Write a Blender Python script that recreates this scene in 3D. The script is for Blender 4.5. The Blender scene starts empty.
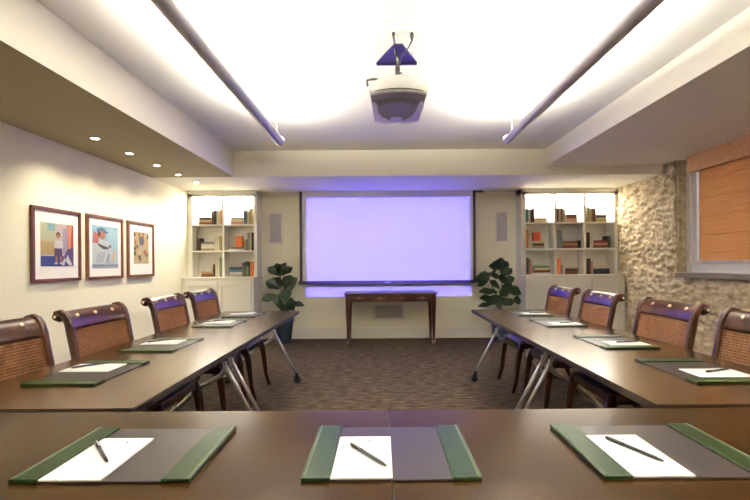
import bpy, bmesh, math, random
from mathutils import Vector, Matrix, noise
random.seed(7)
S = bpy.context.scene
COL = S.collection
PI = math.pi

# ------------------------------------------------------------------ materials
def mat(name, color=(.8, .8, .8), rough=.5, metal=0, spec=.5, emit=None, estr=0, coat=0,
        bump=None, var=None, trans=0):
    m = bpy.data.materials.new(name); m.use_nodes = True
    nt = m.node_tree; b = nt.nodes['Principled BSDF']
    b.inputs['Base Color'].default_value = (*color, 1)
    b.inputs['Roughness'].default_value = rough
    b.inputs['Metallic'].default_value = metal
    b.inputs['Specular IOR Level'].default_value = spec
    b.inputs['Coat Weight'].default_value = coat
    b.inputs['Coat Roughness'].default_value = .15
    b.inputs['Transmission Weight'].default_value = trans
    if emit:
        b.inputs['Emission Color'].default_value = (*emit, 1)
        b.inputs['Emission Strength'].default_value = estr
    tc = nt.nodes.new('ShaderNodeTexCoord')
    if var:                       # (scale xyz, second colour, detail, low, high)
        sc, c2, det, lo, hi = var
        mp = nt.nodes.new('ShaderNodeMapping'); mp.inputs['Scale'].default_value = sc
        n = nt.nodes.new('ShaderNodeTexNoise'); n.inputs['Scale'].default_value = 1
        n.inputs['Detail'].default_value = det
        r = nt.nodes.new('ShaderNodeValToRGB')
        r.color_ramp.elements[0].position = lo; r.color_ramp.elements[0].color = (*color, 1)
        r.color_ramp.elements[1].position = hi; r.color_ramp.elements[1].color = (*c2, 1)
        nt.links.new(tc.outputs['Object'], mp.inputs[0]); nt.links.new(mp.outputs[0], n.inputs['Vector'])
        nt.links.new(n.outputs['Fac'], r.inputs[0]); nt.links.new(r.outputs[0], b.inputs['Base Color'])
    if bump:                      # (scale, strength, distance)
        n2 = nt.nodes.new('ShaderNodeTexNoise'); n2.inputs['Scale'].default_value = bump[0]
        n2.inputs['Detail'].default_value = 6
        bp = nt.nodes.new('ShaderNodeBump'); bp.inputs['Strength'].default_value = bump[1]
        bp.inputs['Distance'].default_value = bump[2]
        nt.links.new(tc.outputs['Object'], n2.inputs['Vector'])
        nt.links.new(n2.outputs['Fac'], bp.inputs['Height']); nt.links.new(bp.outputs[0], b.inputs['Normal'])
    return m

M = {}
M['wall'] = mat('cream_paint', (.86, .83, .64), .7, bump=(60, .05, .002))
M['ceil'] = mat('ceiling_paint', (.88, .865, .83), .8)
M['soffit'] = mat('soffit_paint', (.86, .83, .73), .8)
M['trim'] = mat('trim_paint', (.80, .77, .68), .45)
M['shelfwhite'] = mat('cabinet_paint', (.80, .78, .71), .45)
M['carpet'] = mat('carpet', (.030, .021, .0135), .95, spec=.1, bump=(420, .6, .004),
                  var=((9, 26, 9), (.092, .066, .046), 9, .36, .68))
M['table'] = mat('wenge_laminate', (.034, .0155, .0045), .24, spec=.46, var=((14, 2.0, 14), (.066, .033, .0115), 5, .35, .7))
M['tableX'] = mat('wenge_laminate_cross', (.018, .0078, .0018), .26, spec=.13, var=((2.0, 14, 14), (.030, .0145, .0036), 5, .35, .7))
M['edge'] = mat('dark_edge', (.018, .012, .010), .45)
M['steel'] = mat('satin_steel', (.82, .81, .79), .48, metal=1)
M['black'] = mat('black_plastic', (.012, .012, .013), .4)
M['mahog'] = mat('mahogany', (.028, .0055, .003), .30, coat=.15, var=((6, 6, 40), (.055, .012, .006), 4, .35, .7))
M['chairwood'] = mat('polished_walnut', (.024, .0065, .0025), .30, spec=.35, coat=.15, var=((25, 25, 8), (.055, .017, .006), 4, .35, .7))
M['cane'] = mat('woven_cane', (.145, .050, .013), .4, var=((30, 30, 30), (.22, .085, .024), 3, .3, .7))
M['caneback'] = mat('cane_backing', (.032, .009, .004), .6)
M['seat'] = mat('navy_leather', (.014, .010, .026), .38)
M['brass'] = mat('pale_brass', (.75, .60, .38), .3, metal=1)
M['green'] = mat('green_leather', (.003, .012, .0025), .32, spec=.28, bump=(90, .25, .002), var=((45, 45, 45), (.011, .030, .006), 5, .3, .7))
M['greenedge'] = mat('green_leather_rib', (.07, .085, .035), .35)
M['blotter'] = mat('charcoal_blotter', (.020, .0145, .0145), .36)
M['paper'] = mat('white_paper', (.92, .91, .91), .7)
M['ink'] = mat('pale_blue_print', (.10, .26, .50), .7)
M['slate'] = mat('sill_slate', (.14, .12, .095), .5, bump=(20, .3, .01))
M['blind'] = mat('woven_shade', (.46, .20, .062), .8, spec=.2, var=((3, 3, 90), (.58, .265, .10), 3, .3, .7))
M['valance'] = mat('bamboo_valance', (.50, .24, .08), .6, var=((6, 30, 30), (.60, .33, .13), 3, .3, .7))
M['winpaint'] = mat('window_paint', (.80, .77, .71), .5)
M['glass'] = mat('window_glass', (1, 1, 1), .02, trans=1)
M['screen'] = mat('screen_fabric', (.86, .85, .86), .9, spec=.1)
M['screenedge'] = mat('screen_border', (.05, .03, .06), .4)
M['grille'] = mat('grille_cloth', (.44, .42, .45), .7)
M['ventgrey'] = mat('vent_metal', (.48, .46, .42), .5)
M['leaf'] = mat('fig_leaf', (.006, .020, .007), .35, spec=.35, var=((20, 20, 20), (.014, .040, .012), 3, .3, .7))
M['stem'] = mat('fig_stem', (.10, .07, .04), .8)
M['soil'] = mat('potting_soil', (.03, .02, .015), .95)
M['pot'] = mat('slate_blue_glaze', (.030, .055, .085), .35)
M['projwhite'] = mat('projector_shell', (.50, .49, .48), .4)
M['projdark'] = mat('projector_vent', (.40, .37, .25), .5)
M['projpale'] = mat('projector_pads', (.86, .82, .95), .4)  # white pads; lavender screen bounce is mixed into the colour
M['bracket'] = mat('bracket_screen_bounce', (.022, .010, .085), .35)  # purple bounce from the screen is put into the plate colour
M['gunmetal'] = mat('gunmetal', (.10, .09, .08), .4, metal=.6)
M['lens'] = mat('lens_glass', (.02, .02, .03), .05)
M['tube'] = mat('pendant_aluminium', (.50, .48, .50), .45, metal=.1)
M['lamp'] = mat('lamp_glow', (1, 1, 1), emit=(1.0, .94, .80), estr=68)
M['downlamp'] = mat('downlight_glow', (1, 1, 1), emit=(1.0, .88, .66), estr=10)
M['shelflamp'] = mat('shelf_glow', (1, 1, 1), emit=(1.0, .95, .84), estr=32)
M['frame'] = mat('red_brown_frame', (.085, .018, .010), .45)
M['frame2'] = mat('chestnut_frame', (.15, .052, .018), .45)
M['mount'] = mat('white_mount', (.84, .82, .78), .7)

def stone_mat():
    m = bpy.data.materials.new('rubble_stone'); m.use_nodes = True
    nt = m.node_tree; b = nt.nodes['Principled BSDF']; b.inputs['Roughness'].default_value = .9
    b.inputs['Specular IOR Level'].default_value = .2
    L = nt.links.new; N = nt.nodes.new
    tc = N('ShaderNodeTexCoord')
    mp = N('ShaderNodeMapping'); mp.inputs['Scale'].default_value = (1, 1, 2.2)
    nz = N('ShaderNodeTexNoise'); nz.inputs['Scale'].default_value = 3; nz.inputs['Detail'].default_value = 3
    mx = N('ShaderNodeMix'); mx.data_type = 'VECTOR'; mx.inputs[0].default_value = .14
    L(tc.outputs['Object'], mp.inputs[0]); L(mp.outputs[0], nz.inputs['Vector'])
    L(mp.outputs[0], mx.inputs[4]); L(nz.outputs['Color'], mx.inputs[5])
    v = N('ShaderNodeTexVoronoi'); v.inputs['Scale'].default_value = 11; L(mx.outputs[1], v.inputs['Vector'])
    r = N('ShaderNodeValToRGB'); e = r.color_ramp.elements
    e[0].position = .1; e[0].color = (.52, .41, .255, 1); e[1].position = .9; e[1].color = (.70, .585, .40, 1)
    s = N('ShaderNodeSeparateColor'); L(v.outputs['Color'], s.inputs[0]); L(s.outputs[0], r.inputs[0])
    n2 = N('ShaderNodeTexNoise'); n2.inputs['Scale'].default_value = 14; n2.inputs['Detail'].default_value = 8
    L(tc.outputs['Object'], n2.inputs['Vector'])
    r2 = N('ShaderNodeValToRGB'); e = r2.color_ramp.elements
    e[0].position = .3; e[0].color = (.62, .60, .54, 1); e[1].position = .62; e[1].color = (1, 1, 1, 1)
    L(n2.outputs['Fac'], r2.inputs[0])
    mm = N('ShaderNodeMix'); mm.data_type = 'RGBA'; mm.blend_type = 'MULTIPLY'; mm.inputs[0].default_value = 1
    L(r.outputs[0], mm.inputs[6]); L(r2.outputs[0], mm.inputs[7]); L(mm.outputs[2], b.inputs['Base Color'])
    bp = N('ShaderNodeBump'); bp.inputs['Strength'].default_value = .7; bp.inputs['Distance'].default_value = .02
    n3 = N('ShaderNodeTexNoise'); n3.inputs['Scale'].default_value = 22; n3.inputs['Detail'].default_value = 10
    n3.inputs['Roughness'].default_value = .65
    L(tc.outputs['Object'], n3.inputs['Vector']); L(n3.outputs['Fac'], bp.inputs['Height']); L(bp.outputs[0], b.inputs['Normal'])
    return m
M['stone'] = stone_mat()
_cols = {}
def cmat(name, c, rough=.6):
    if name not in _cols: _cols[name] = mat(name, c, rough)
    return _cols[name]

# ------------------------------------------------------------------ mesh helpers
class MB:
    def __init__(s): s.bm = bmesh.new(); s.mi = 0; s.mats = []
    def use(s, m):
        if m not in s.mats: s.mats.append(m)
        s.mi = s.mats.index(m); return s
    def _f(s, vs, smooth=False):
        try:
            f = s.bm.faces.new(vs); f.material_index = s.mi; f.smooth = smooth; return f
        except ValueError: return None
    def box(s, x0, x1, y0, y1, z0, z1, bev=0, mtx=None):
        r = bmesh.ops.create_cube(s.bm, size=1)
        mt = Matrix.Translation(((x0+x1)/2, (y0+y1)/2, (z0+z1)/2)) @ Matrix.Diagonal((abs(x1-x0), abs(y1-y0), abs(z1-z0), 1))
        vs = r['verts']; bmesh.ops.transform(s.bm, matrix=mt, verts=vs)
        fs = set(f for v in vs for f in v.link_faces)
        for f in fs: f.material_index = s.mi
        if bev:
            es = list(set(e for v in vs for e in v.link_edges))
            q = bmesh.ops.bevel(s.bm, geom=es, offset=bev, segments=2, affect='EDGES', profile=.6)
            for f in q['faces']: f.material_index = s.mi
            vs = list(set(v for f in q['faces'] for v in f.verts) | set(v for v in vs if v.is_valid))
        if mtx is not None:
            allv = set()
            stack = [v for v in vs if v.is_valid]
            while stack:
                v = stack.pop()
                if v in allv: continue
                allv.add(v); stack += [e.other_vert(v) for e in v.link_edges]
            bmesh.ops.transform(s.bm, matrix=mtx, verts=list(allv))
        return s
    def tube(s, pts, rad, seg=10, cap=True, ell=None):
        pts = [Vector(p) for p in pts]; n = len(pts)
        rad = rad if isinstance(rad, (list, tuple)) else [rad]*n
        ell = ell or (1, 1); rings = []; up = None
        for i, p in enumerate(pts):
            t = (pts[min(i+1, n-1)] - pts[max(i-1, 0)]).normalized()
            if up is None:
                up = Vector((0, 0, 1)) if abs(t.z) < .9 else Vector((1, 0, 0))
            a = t.cross(up).normalized(); up = a.cross(t).normalized()
            rings.append([s.bm.verts.new(p + rad[i]*(math.cos(2*PI*k/seg)*ell[0]*a + math.sin(2*PI*k/seg)*ell[1]*up)) for k in range(seg)])
        for i in range(n-1):
            for k in range(seg):
                s._f([rings[i][k], rings[i][(k+1) % seg], rings[i+1][(k+1) % seg], rings[i+1][k]], True)
        if cap: s._f(rings[0][::-1]); s._f(rings[-1])
        return s
    def sweep(s, pts, ws, ds, lat=(1, 0, 0)):
        # square section swept in a plane perpendicular to lat; ws = half width along lat, ds = half depth
        pts = [Vector(p) for p in pts]; n = len(pts); lat = Vector(lat); rings = []
        for i, p in enumerate(pts):
            t = (pts[min(i+1, n-1)] - pts[max(i-1, 0)]).normalized(); nn = t.cross(lat).normalized()
            w, d = ws[i], ds[i]; c = .72
            rings.append([s.bm.verts.new(p + lat*w*a + nn*d*b) for a, b in
                          ((1, -c), (1, c), (c, 1), (-c, 1), (-1, c), (-1, -c), (-c, -1), (c, -1))])
        for i in range(n-1):
            for k in range(8): s._f([rings[i][k], rings[i][(k+1) % 8], rings[i+1][(k+1) % 8], rings[i+1][k]], True)
        s._f(rings[0][::-1]); s._f(rings[-1]); return s
    def lathe(s, prof, c=(0, 0, 0), seg=28, axis='z'):
        rings = []
        for r, z in prof:
            ring = []
            for k in range(seg):
                a = 2*PI*k/seg; p = (r*math.cos(a), r*math.sin(a), z)
                if axis == 'y': p = (p[0], p[2], p[1])
                if axis == 'x': p = (p[2], p[0], p[1])
                ring.append(s.bm.verts.new(Vector(c) + Vector(p)))
            rings.append(ring)
        for i in range(len(rings)-1):
            for k in range(seg): s._f([rings[i][k], rings[i][(k+1) % seg], rings[i+1][(k+1) % seg], rings[i+1][k]], True)
        s._f(rings[0][::-1]); s._f(rings[-1]); return s
    def poly(s, pts, smooth=False):
        s._f([s.bm.verts.new(Vector(p)) for p in pts], smooth); return s
    def grid(s, P, smooth=True):
        V = [[s.bm.verts.new(Vector(p)) for p in row] for row in P]
        for i in range(len(V)-1):
            for j in range(len(V[0])-1): s._f([V[i][j], V[i][j+1], V[i+1][j+1], V[i+1][j]], smooth)
        return s
    def prism(s, pts, z0, z1, mtx=None):
        a = [s.bm.verts.new((x, y, z0)) for x, y in pts]; b = [s.bm.verts.new((x, y, z1)) for x, y in pts]
        n = len(pts); s._f(a[::-1]); s._f(b)
        for i in range(n): s._f([a[i], a[(i+1) % n], b[(i+1) % n], b[i]])
        if mtx is not None: bmesh.ops.transform(s.bm, matrix=mtx, verts=a+b)
        return s
    def build(s, name, m=None, parent=None, recalc=True, **props):
        if recalc: bmesh.ops.recalc_face_normals(s.bm, faces=s.bm.faces)
        me = bpy.data.meshes.new(name); s.bm.to_mesh(me); s.bm.free()
        for x in ([m] if m else s.mats): me.materials.append(x)
        o = bpy.data.objects.new(name, me); COL.objects.link(o)
        if parent: o.parent = parent
        for k, v in props.items(): o[k] = v
        return o
def thing(name, label, cat, loc=(0, 0, 0), rz=0, group=None):
    o = bpy.data.objects.new(name, None); COL.objects.link(o); o.empty_display_size = .1
    o.location = loc; o.rotation_euler = (0, 0, rz); o['label'] = label; o['category'] = cat
    if group: o['group'] = group
    return o
def tag(o, label, cat, group=None):
    o['label'] = label; o['category'] = cat
    if group: o['group'] = group
    return o
def kids(o): return [c for c in list(COL.objects) if c.parent == o]
def copy_tree(o, parent=None):
    c = o.copy(); COL.objects.link(c)
    if parent: c.parent = parent
    for ch in kids(o): copy_tree(ch, c)
    return c
def struct(name, mb, m=None, parent=None):
    o = mb.build(name, m, parent)
    if not parent: o['kind'] = 'structure'
    return o

# ------------------------------------------------------------------ room constants
XL, XR, YB, YN = -3.05, 3.75, 6.80, -2.3
ZC, ZS, ZR = 2.736, 2.39, 2.506           # main ceiling, left/rear soffit, right soffit
SXL, SXR, SY = -1.95, 2.20, 5.53

struct('floor', MB().box(XL-.15, XR+.4, YN-.1, YB+.15, -.08, 0), M['carpet'])
struct('wall_left', MB().box(XL-.12, XL, YN, YB, 0, 2.85), M['wall'])
struct('wall_back', MB().box(XL-.12, XR+.4, YB, YB+.12, 0, 2.85), M['wall'])
struct('wall_front', MB().box(XL-.12, XR+.4, YN-.12, YN, 0, 2.85), M['wall'])
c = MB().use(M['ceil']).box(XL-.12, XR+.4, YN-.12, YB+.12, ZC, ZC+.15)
c.use(mat('soffit_paint_shaded', (.40, .335, .20), .8)).box(XL-.12, SXL-.001, YN-.12, SY, ZS, ZS+.01)  # left soffit underside: its shade is put into a darker colour
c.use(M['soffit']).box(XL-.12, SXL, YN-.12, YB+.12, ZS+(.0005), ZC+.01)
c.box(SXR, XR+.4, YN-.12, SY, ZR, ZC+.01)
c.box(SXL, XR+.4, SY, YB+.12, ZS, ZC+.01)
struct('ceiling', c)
b = MB().box(-1.96, 2.21, YB-.018, YB, 0, .155).box(-1.96, 2.21, YB-.012, YB, .155, .175)
struct('baseboard_back', b, M['trim'])
struct('baseboard_left', MB().box(XL, XL+.018, YN, 6.34, 0, .16), M['trim'])
struct('trim_1', MB().box(-1.94, 2.19, YB-.05, YB, 2.345, ZS), M['trim'])

# stone wall with the window opening
WY0, WY1, WZ0, WZ1, WX = 3.15, 5.27, 1.055, ZR, 3.90
w = MB().use(M['stone'])
ys = [1.2 + i*.02 for i in range(int((YB-1.2)/.02)+2)]; ys = [min(y, YB) for y in ys]
zs = [i*.02 for i in range(int(ZR/.02)+2)]; zs = [min(z, ZR) for z in zs]
def snap(v, t): return t if abs(v-t) < .0101 else v
ys = [snap(snap(y, WY0), WY1) for y in ys]; zs = [snap(z, WZ0) for z in zs]
def relief(y, z):
    q = Vector((y*1.0, z*2.1, 3.1)); q += .22*noise.noise_vector(Vector((y*2.2, z*3.2, 8.0)))
    d, _ = noise.voronoi(q*5.0)
    joint = min(1, (d[1]-d[0])/.16)
    big = noise.fractal(Vector((y*1.3, z*1.3, 1.7)), 1, 2, 3)
    fine = noise.fractal(Vector((y*9, z*20, 4.7)), .8, 2, 5)
    return -.020*joint + .020*big + .028*fine + .010
V = {}
for i, y in enumerate(ys):
    for j, z in enumerate(zs):
        V[i, j] = w.bm.verts.new((XR + min(.045, relief(y, z)), y, z))
for i in range(len(ys)-1):
    for j in range(len(zs)-1):
        ym, zm = (ys[i]+ys[i+1])/2, (zs[j]+zs[j+1])/2
        if WY0 < ym < WY1 and zm > WZ0: continue
        if ys[i+1]-ys[i] < 1e-4 or zs[j+1]-zs[j] < 1e-4: continue
        w._f([V[i, j], V[i+1, j], V[i+1, j+1], V[i, j+1]], True)
for v in [v for v in w.bm.verts if not v.link_faces]: w.bm.verts.remove(v)
w.box(XR+.045, XR+.4, YN, WY0, 0, ZC); w.box(XR+.045, XR+.4, WY1, YB, 0, ZC); w.box(XR+.045, XR+.4, WY0, WY1, 0, WZ0)
w.box(XR, XR+.1, YN, 1.2, 0, ZR)
# reveal edges closing the gap between relief and core
w.box(XR+.01, XR+.06, WY1, WY1+.03, WZ0, WZ1); w.box(XR+.01, XR+.06, WY0-.03, WY0, WZ0, WZ1)
wr = struct('wall_right', w)

win = MB().use(M['winpaint'])
WXf = WX-.006
win.box(WX, WX+.06, WY0, WY0+.15, WZ0+.03, ZR).box(WX, WX+.06, WY1-.15, WY1, WZ0+.03, ZR)
win.box(WXf, WX+.059, WY0+.001, WY1-.001, WZ0+.031, 1.20, .004).box(WX, WX+.06, WY0, WY1, ZR-.08, ZR)
win.box(WX-.02, WX+.02, WY1-.06, WY1-.002, WZ0+.032, ZR).box(WX-.035, WX+.03, WY0, WY1, 1.205, 1.225)
for yy in (3.85, 4.56): win.box(WX+.02, WX+.06, yy-.025, yy+.025, 1.2, ZR)
win.box(WX+.02, WX+.06, WY0, WY1, 1.84, 1.88)
wo = struct('window_1', win)
MB().box(WX+.04, WX+.046, WY0+.09, WY1-.09, 1.20, ZR-.08).build('pane', M['glass'], wo)
MB().box(XR-.075, WX+.05, WY0, 5.19, WZ0-.025, WZ0+.03, .006).build('window_sill', M['slate'], wo, label='dark slate window sill slab')
struct('wall_outside', MB().box(4.9, 5.0, 2.2, 6.4, 0, 1.3), cmat('outside_render', (.5, .5, .5)))

bl = thing('window_blind', 'orange-brown woven roman blind lowered over the window in the stone wall', 'blind', (WX-.06, 4.2, 1.235))
sh = MB()
zz = [0, .10, .30, .52, .74, .96, 1.12]
P = []
for k in range(len(zz)):
    for dz, dx in ((0, 0), (.006, .006), (.012, 0)):
        P.append([(-dx, -1.02, zz[k]+dz), (-dx, .80, zz[k]+dz)])
sh.grid(P, False).box(.001, .006, -1.02, .80, 0, 1.12)
sh.build('shade', M['blind'], bl)
MB().box(-.014, .0, -1.02, .80, -.004, .014, .003).build('bottom_rail', M['blind'], bl)
MB().box(-.085, .0, -1.04, .87, 1.07, 1.265, .004).box(-.093, -.083, -1.04, .87, 1.255, 1.268).build('valance', M['valance'], bl)

# ------------------------------------------------------------------ bookcases and books
def bookcase(name_label, x0, x1, ncol, wallside):
    t = thing('bookcase', name_label, 'bookcase', ((x0+x1)/2, YB, 0))
    X0, X1 = x0-(x0+x1)/2, x1-(x0+x1)/2
    yf, yl = -.25, -.44
    side = .065 if wallside == 'L' else .065
    m = MB()
    m.box(X0, X0+.075, yf, -.001, 1.03, ZS-.001); m.box(X1-.05, X1, yf, -.001, 1.03, ZS-.001)
    m.box(X0, X1, yf, -.001, 2.295, ZS-.001)
    m.build('case', M['shelfwhite'], t)
    m = MB(); m.box(X0, X1, yf-.02, yf, 2.345, ZS-.001, .004); m.build('crown_moulding', M['shelfwhite'], t)
    MB().box(X0+.02, X1-.02, -.02, -.001, 1.03, 2.3).build('back_panel', M['shelfwhite'], t)
    a, bb = X0+.075, X1-.05
    cw = (bb-a)/ncol
    for k in range(1, ncol): MB().box(a+k*cw-.018, a+k*cw+.018, yf+.003, -.02, 1.03, 2.3).build('divider', M['shelfwhite'], t)
    for k in range(ncol):
        for z in (1.445, 1.858):
            MB().box(a+k*cw+(.018 if k else 0), a+(k+1)*cw-(.018 if k < ncol-1 else 0), yf+.002, -.02, z-.024, z).build('shelf', M['shelfwhite'], t)
        ls = MB().box(a+k*cw+.05, a+(k+1)*cw-.05, -.20, -.10, 2.283, 2.296)
        ls.build('light_strip', M['shelflamp'], t, label='glowing strip light above the top shelf')
    MB().box(X0, X1 + (.02 if wallside == 'L' else 0), yl-.02, -.001, 1.0, 1.03, .005).build('counter_ledge', M['shelfwhite'], t)
    m = MB().box(X0, X1, yl, -.001, .08, 1.0).box(X0, X1, yl+.03, -.001, 0, .08)
    m.build('base_cabinet', M['shelfwhite'], t)
    dw = (X1-X0-.06)/ncol
    for k in range(ncol):
        d = MB(); p0, p1 = X0+.03+k*dw+.006, X0+.03+(k+1)*dw-.006; y0 = yl-.02
        d.box(p0, p1, y0+.014, yl+.004, .11, .965)
        d.box(p0, p0+.06, y0, y0+.018, .11, .965).box(p1-.06, p1, y0, y0+.018, .11, .965)
        d.box(p0+.06, p1-.06, y0, y0+.018, .11, .18).box(p0+.06, p1-.06, y0, y0+.018, .90, .965)
        d.build('door', M['shelfwhite'], t)
    return t
bookcase('white built-in bookcase with two columns of lit shelves beside the picture wall', XL, -1.955, 2, 'L')
bookcase('white built-in bookcase with three columns of lit shelves beside the stone wall', 2.215, 3.74, 3, 'R')

BC = {'brown': (.16, .065, .035), 'dark brown': (.06, .028, .02), 'cream': (.66, .58, .40), 'orange': (.75, .20, .05),
      'tan': (.42, .27, .14), 'blue-grey': (.16, .21, .24), 'white': (.72, .70, .66), 'yellow': (.55, .40, .12),
      'pink': (.55, .27, .22), 'dark green': (.03, .06, .04), 'green': (.12, .27, .08), 'teal': (.07, .23, .25),
      'navy': (.02, .035, .07), 'dark red': (.20, .03, .025), 'red': (.60, .07, .03), 'black': (.015, .013, .015),
      'grey': (.20, .19, .19), 'grey-green': (.30, .32, .22)}
def X(px): return (px-381)*6.60/415
def T(rise_px): return rise_px*6.60/415
# case, column, row, shelf z, items: ('v', x0, x1, height px, colour) / ('h', x0, x1, [(thickness px, colour, shrink)...])
ROW = {'top': 1.858, 'middle': 1.445, 'bottom': 1.03}
cells = [
 ('two-column', 'left', 'top', [('h', 200, 212.3, [(2.4, 'brown', 0), (2.4, 'tan', .3), (2.2, 'dark brown', .6)]), ('v', 212.5, 215.2, 13.4, 'brown'), ('v', 215.3, 217.3, 14, 'dark green'), ('v', 217.6, 219.4, 13, 'white'), ('v', 219.5, 221.5, 14.5, 'cream'), ('v', 221.6, 222.8, 15.5, 'orange')]),
 ('two-column', 'right', 'top', [('h', 232, 244.2, [(2.6, 'pink', 0), (2.2, 'cream', .5), (2, 'grey-green', .8)]), ('v', 244.5, 248, 14, 'blue-grey'), ('v', 248.1, 250, 13, 'white'), ('v', 250.1, 252, 15.5, 'yellow'), ('v', 252.1, 253.8, 15.8, 'cream')]),
 ('two-column', 'left', 'middle', [('v', 198, 200.8, 12.5, 'dark brown'), ('h', 202, 215.7, [(2, 'tan', 0), (2.6, 'white', .4), (2, 'cream', .2), (1.8, 'grey', .6)]), ('v', 216, 218.7, 14, 'cream'), ('v', 218.9, 220.3, 13, 'white'), ('v', 220.4, 222.2, 14.3, 'yellow')]),
 ('two-column', 'right', 'middle', [('h', 230, 244.6, [(1.8, 'white', 0), (1.2, 'grey', .6)]), ('v', 245, 246.4, 10, 'yellow'), ('v', 246.5, 247.9, 11, 'grey'), ('v', 248.2, 250.4, 17.5, 'grey-green'), ('v', 250.5, 252.3, 18, 'cream'), ('v', 252.4, 253.8, 17.5, 'black')]),
 ('two-column', 'left', 'bottom', [('h', 202, 213.8, [(3, 'brown', 0), (2.4, 'tan', .5), (1.8, 'white', 2)]), ('v', 214, 215.8, 12.5, 'dark brown'), ('v', 216, 218.2, 17, 'cream'), ('v', 218.3, 220.2, 19, 'white'), ('v', 220.3, 222.2, 17, 'grey-green')]),
 ('two-column', 'right', 'bottom', [('h', 230, 242.7, [(2.4, 'grey-green', 0), (2.2, 'white', .3), (2.4, 'teal', .5), (2.4, 'navy', .2)]), ('v', 243, 245.2, 14, 'brown'), ('v', 245.3, 247, 15, 'dark green'), ('v', 247.1, 249, 10.5, 'green'), ('v', 249.2, 250.6, 15, 'black'), ('v', 250.7, 253.8, 15, 'orange')]),
 ('three-column', 'left', 'top', [('v', 525.8, 527.8, 13.5, 'teal'), ('v', 528, 529.9, 12, 'white'), ('v', 530, 532, 13.2, 'brown'), ('v', 532.1, 534, 13.4, 'dark brown'), ('h', 534.4, 546.5, [(2.2, 'cream', 0), (2, 'tan', 1)])]),
 ('three-column', 'middle', 'top', [('v', 556, 558, 14, 'dark brown'), ('v', 558.1, 560, 13.5, 'tan'), ('v', 560.1, 562, 14, 'brown'), ('v', 562.1, 565, 13, 'grey-green'), ('h', 565.5, 576.5, [(3.6, 'pink', 0), (2.8, 'dark red', .4), (1.2, 'dark brown', .2)])]),
 ('three-column', 'right', 'top', [('v', 586.6, 588.3, 15, 'grey-green'), ('v', 588.4, 591, 13.6, 'tan'), ('v', 591.1, 593, 13.4, 'brown'), ('v', 593.1, 595, 13.6, 'dark brown'), ('h', 595.4, 606, [(2.6, 'yellow', 0), (1.6, 'cream', .2), (2.8, 'dark brown', .7)])]),
 ('three-column', 'left', 'middle', [('v', 525.8, 527.8, 18.5, 'orange'), ('v', 528, 529.6, 14, 'cream'), ('v', 529.8, 531.4, 13, 'white'), ('h', 532, 543.5, [(2.6, 'tan', 0), (2.4, 'dark brown', .2), (2.2, 'cream', .2)])]),
 ('three-column', 'middle', 'middle', [('v', 556, 558.4, 19, 'grey'), ('v', 558.5, 561, 17.5, 'blue-grey'), ('h', 561.5, 577, [(2.6, 'dark red', 0), (2.2, 'tan', .7), (2, 'brown', .3), (2, 'white', 2.5)]), ('v', 577.6, 579.8, 7.5, 'black')]),
 ('three-column', 'right', 'middle', [('v', 587, 588.8, 15.5, 'dark brown'), ('v', 589, 591.8, 12.5, 'cream'), ('h', 592.3, 606.5, [(2.8, 'brown', 0), (2.2, 'pink', .3), (2.6, 'dark red', .8)]), ('v', 606.9, 609, 12, 'dark green')]),
 ('three-column', 'left', 'bottom', [('v', 526, 528.2, 17, 'dark green'), ('v', 528.6, 530.8, 15, 'pink'), ('h', 531.2, 551, [(1.8, 'white', 0), (2.8, 'dark red', 3), (1.6, 'cream', 4), (2.6, 'green', 5)])]),
 ('three-column', 'middle', 'bottom', [('v', 556.6, 559.8, 16, 'orange'), ('v', 562, 563.6, 9, 'white'), ('h', 564, 577, [(3.4, 'brown', 0), (2.6, 'dark brown', .4), (2.2, 'cream', .2)])]),
 ('three-column', 'right', 'bottom', [('v', 587, 589.5, 15.5, 'dark brown'), ('v', 589.8, 591.8, 13, 'pink'), ('h', 592.2, 608.6, [(3.2, 'black', 0), (2.4, 'navy', .3), (3.2, 'cream', 1.2)])]),
]
ORD = ['first', 'second', 'third', 'fourth', 'fifth', 'sixth']
YF = YB-.235
def book(label, grp, x0, x1, z0, h, depth, col, flat):
    W = x1-x0; cm = cmat(col.replace(' ', '_')+'_cover', BC[col], .55)
    t = thing('book', label, 'book', ((x0+x1)/2, YF, z0), 0, grp)
    m = MB(); e = min(.003, W*.12, h*.12)
    if flat:
        m.box(-W/2, W/2, 0, depth, 0, e).box(-W/2, W/2, 0, depth, h-e, h).box(-W/2, W/2, 0, e, 0, h)
        m.build('cover', cm, t)
        MB().box(-W/2+.004, W/2-.004, e, depth-.004, e, h-e).build('pages', M['paper'], t)
    else:
        m.box(-W/2, -W/2+e, 0, depth, 0, h).box(W/2-e, W/2, 0, depth, 0, h).box(-W/2, W/2, 0, e, 0, h)
        m.build('cover', cm, t)
        MB().box(-W/2+e, W/2-e, e, depth-.004, .004, h-.004).build('pages', M['paper'], t)
for case, colm, row, items in cells:
    z = ROW[row]; nth = 0
    place = f'{row} {colm} cell, {case} bookcase'
    for it in items:
        if it[0] == 'v':
            _, a, b2, h, colr = it; nth += 1
            total = sum(1 for q in items if q[0] == 'v')
            book(f'{colr} upright book, {ORD[nth-1]} of {total} standing from left in {place}', f'books in {place}',
                 X(a)+.0006, X(b2)-.0006, z, T(h), .15+.02*random.random(), colr, False)
        else:
            _, a, b2, st = it; zc = z; n = len(st)
            for i, (th, colr, shr) in enumerate(st):
                where = 'bottom' if i == 0 else ('topmost' if i == n-1 else ('second from bottom' if i == 1 else 'third from bottom'))
                book(f'{colr} book lying {where} of flat stack in {place}', f'books in {place}',
                     X(a+shr*.5), X(b2-shr*.5), zc, T(th), .16, colr, True)
                zc += T(th)+.0004
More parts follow.
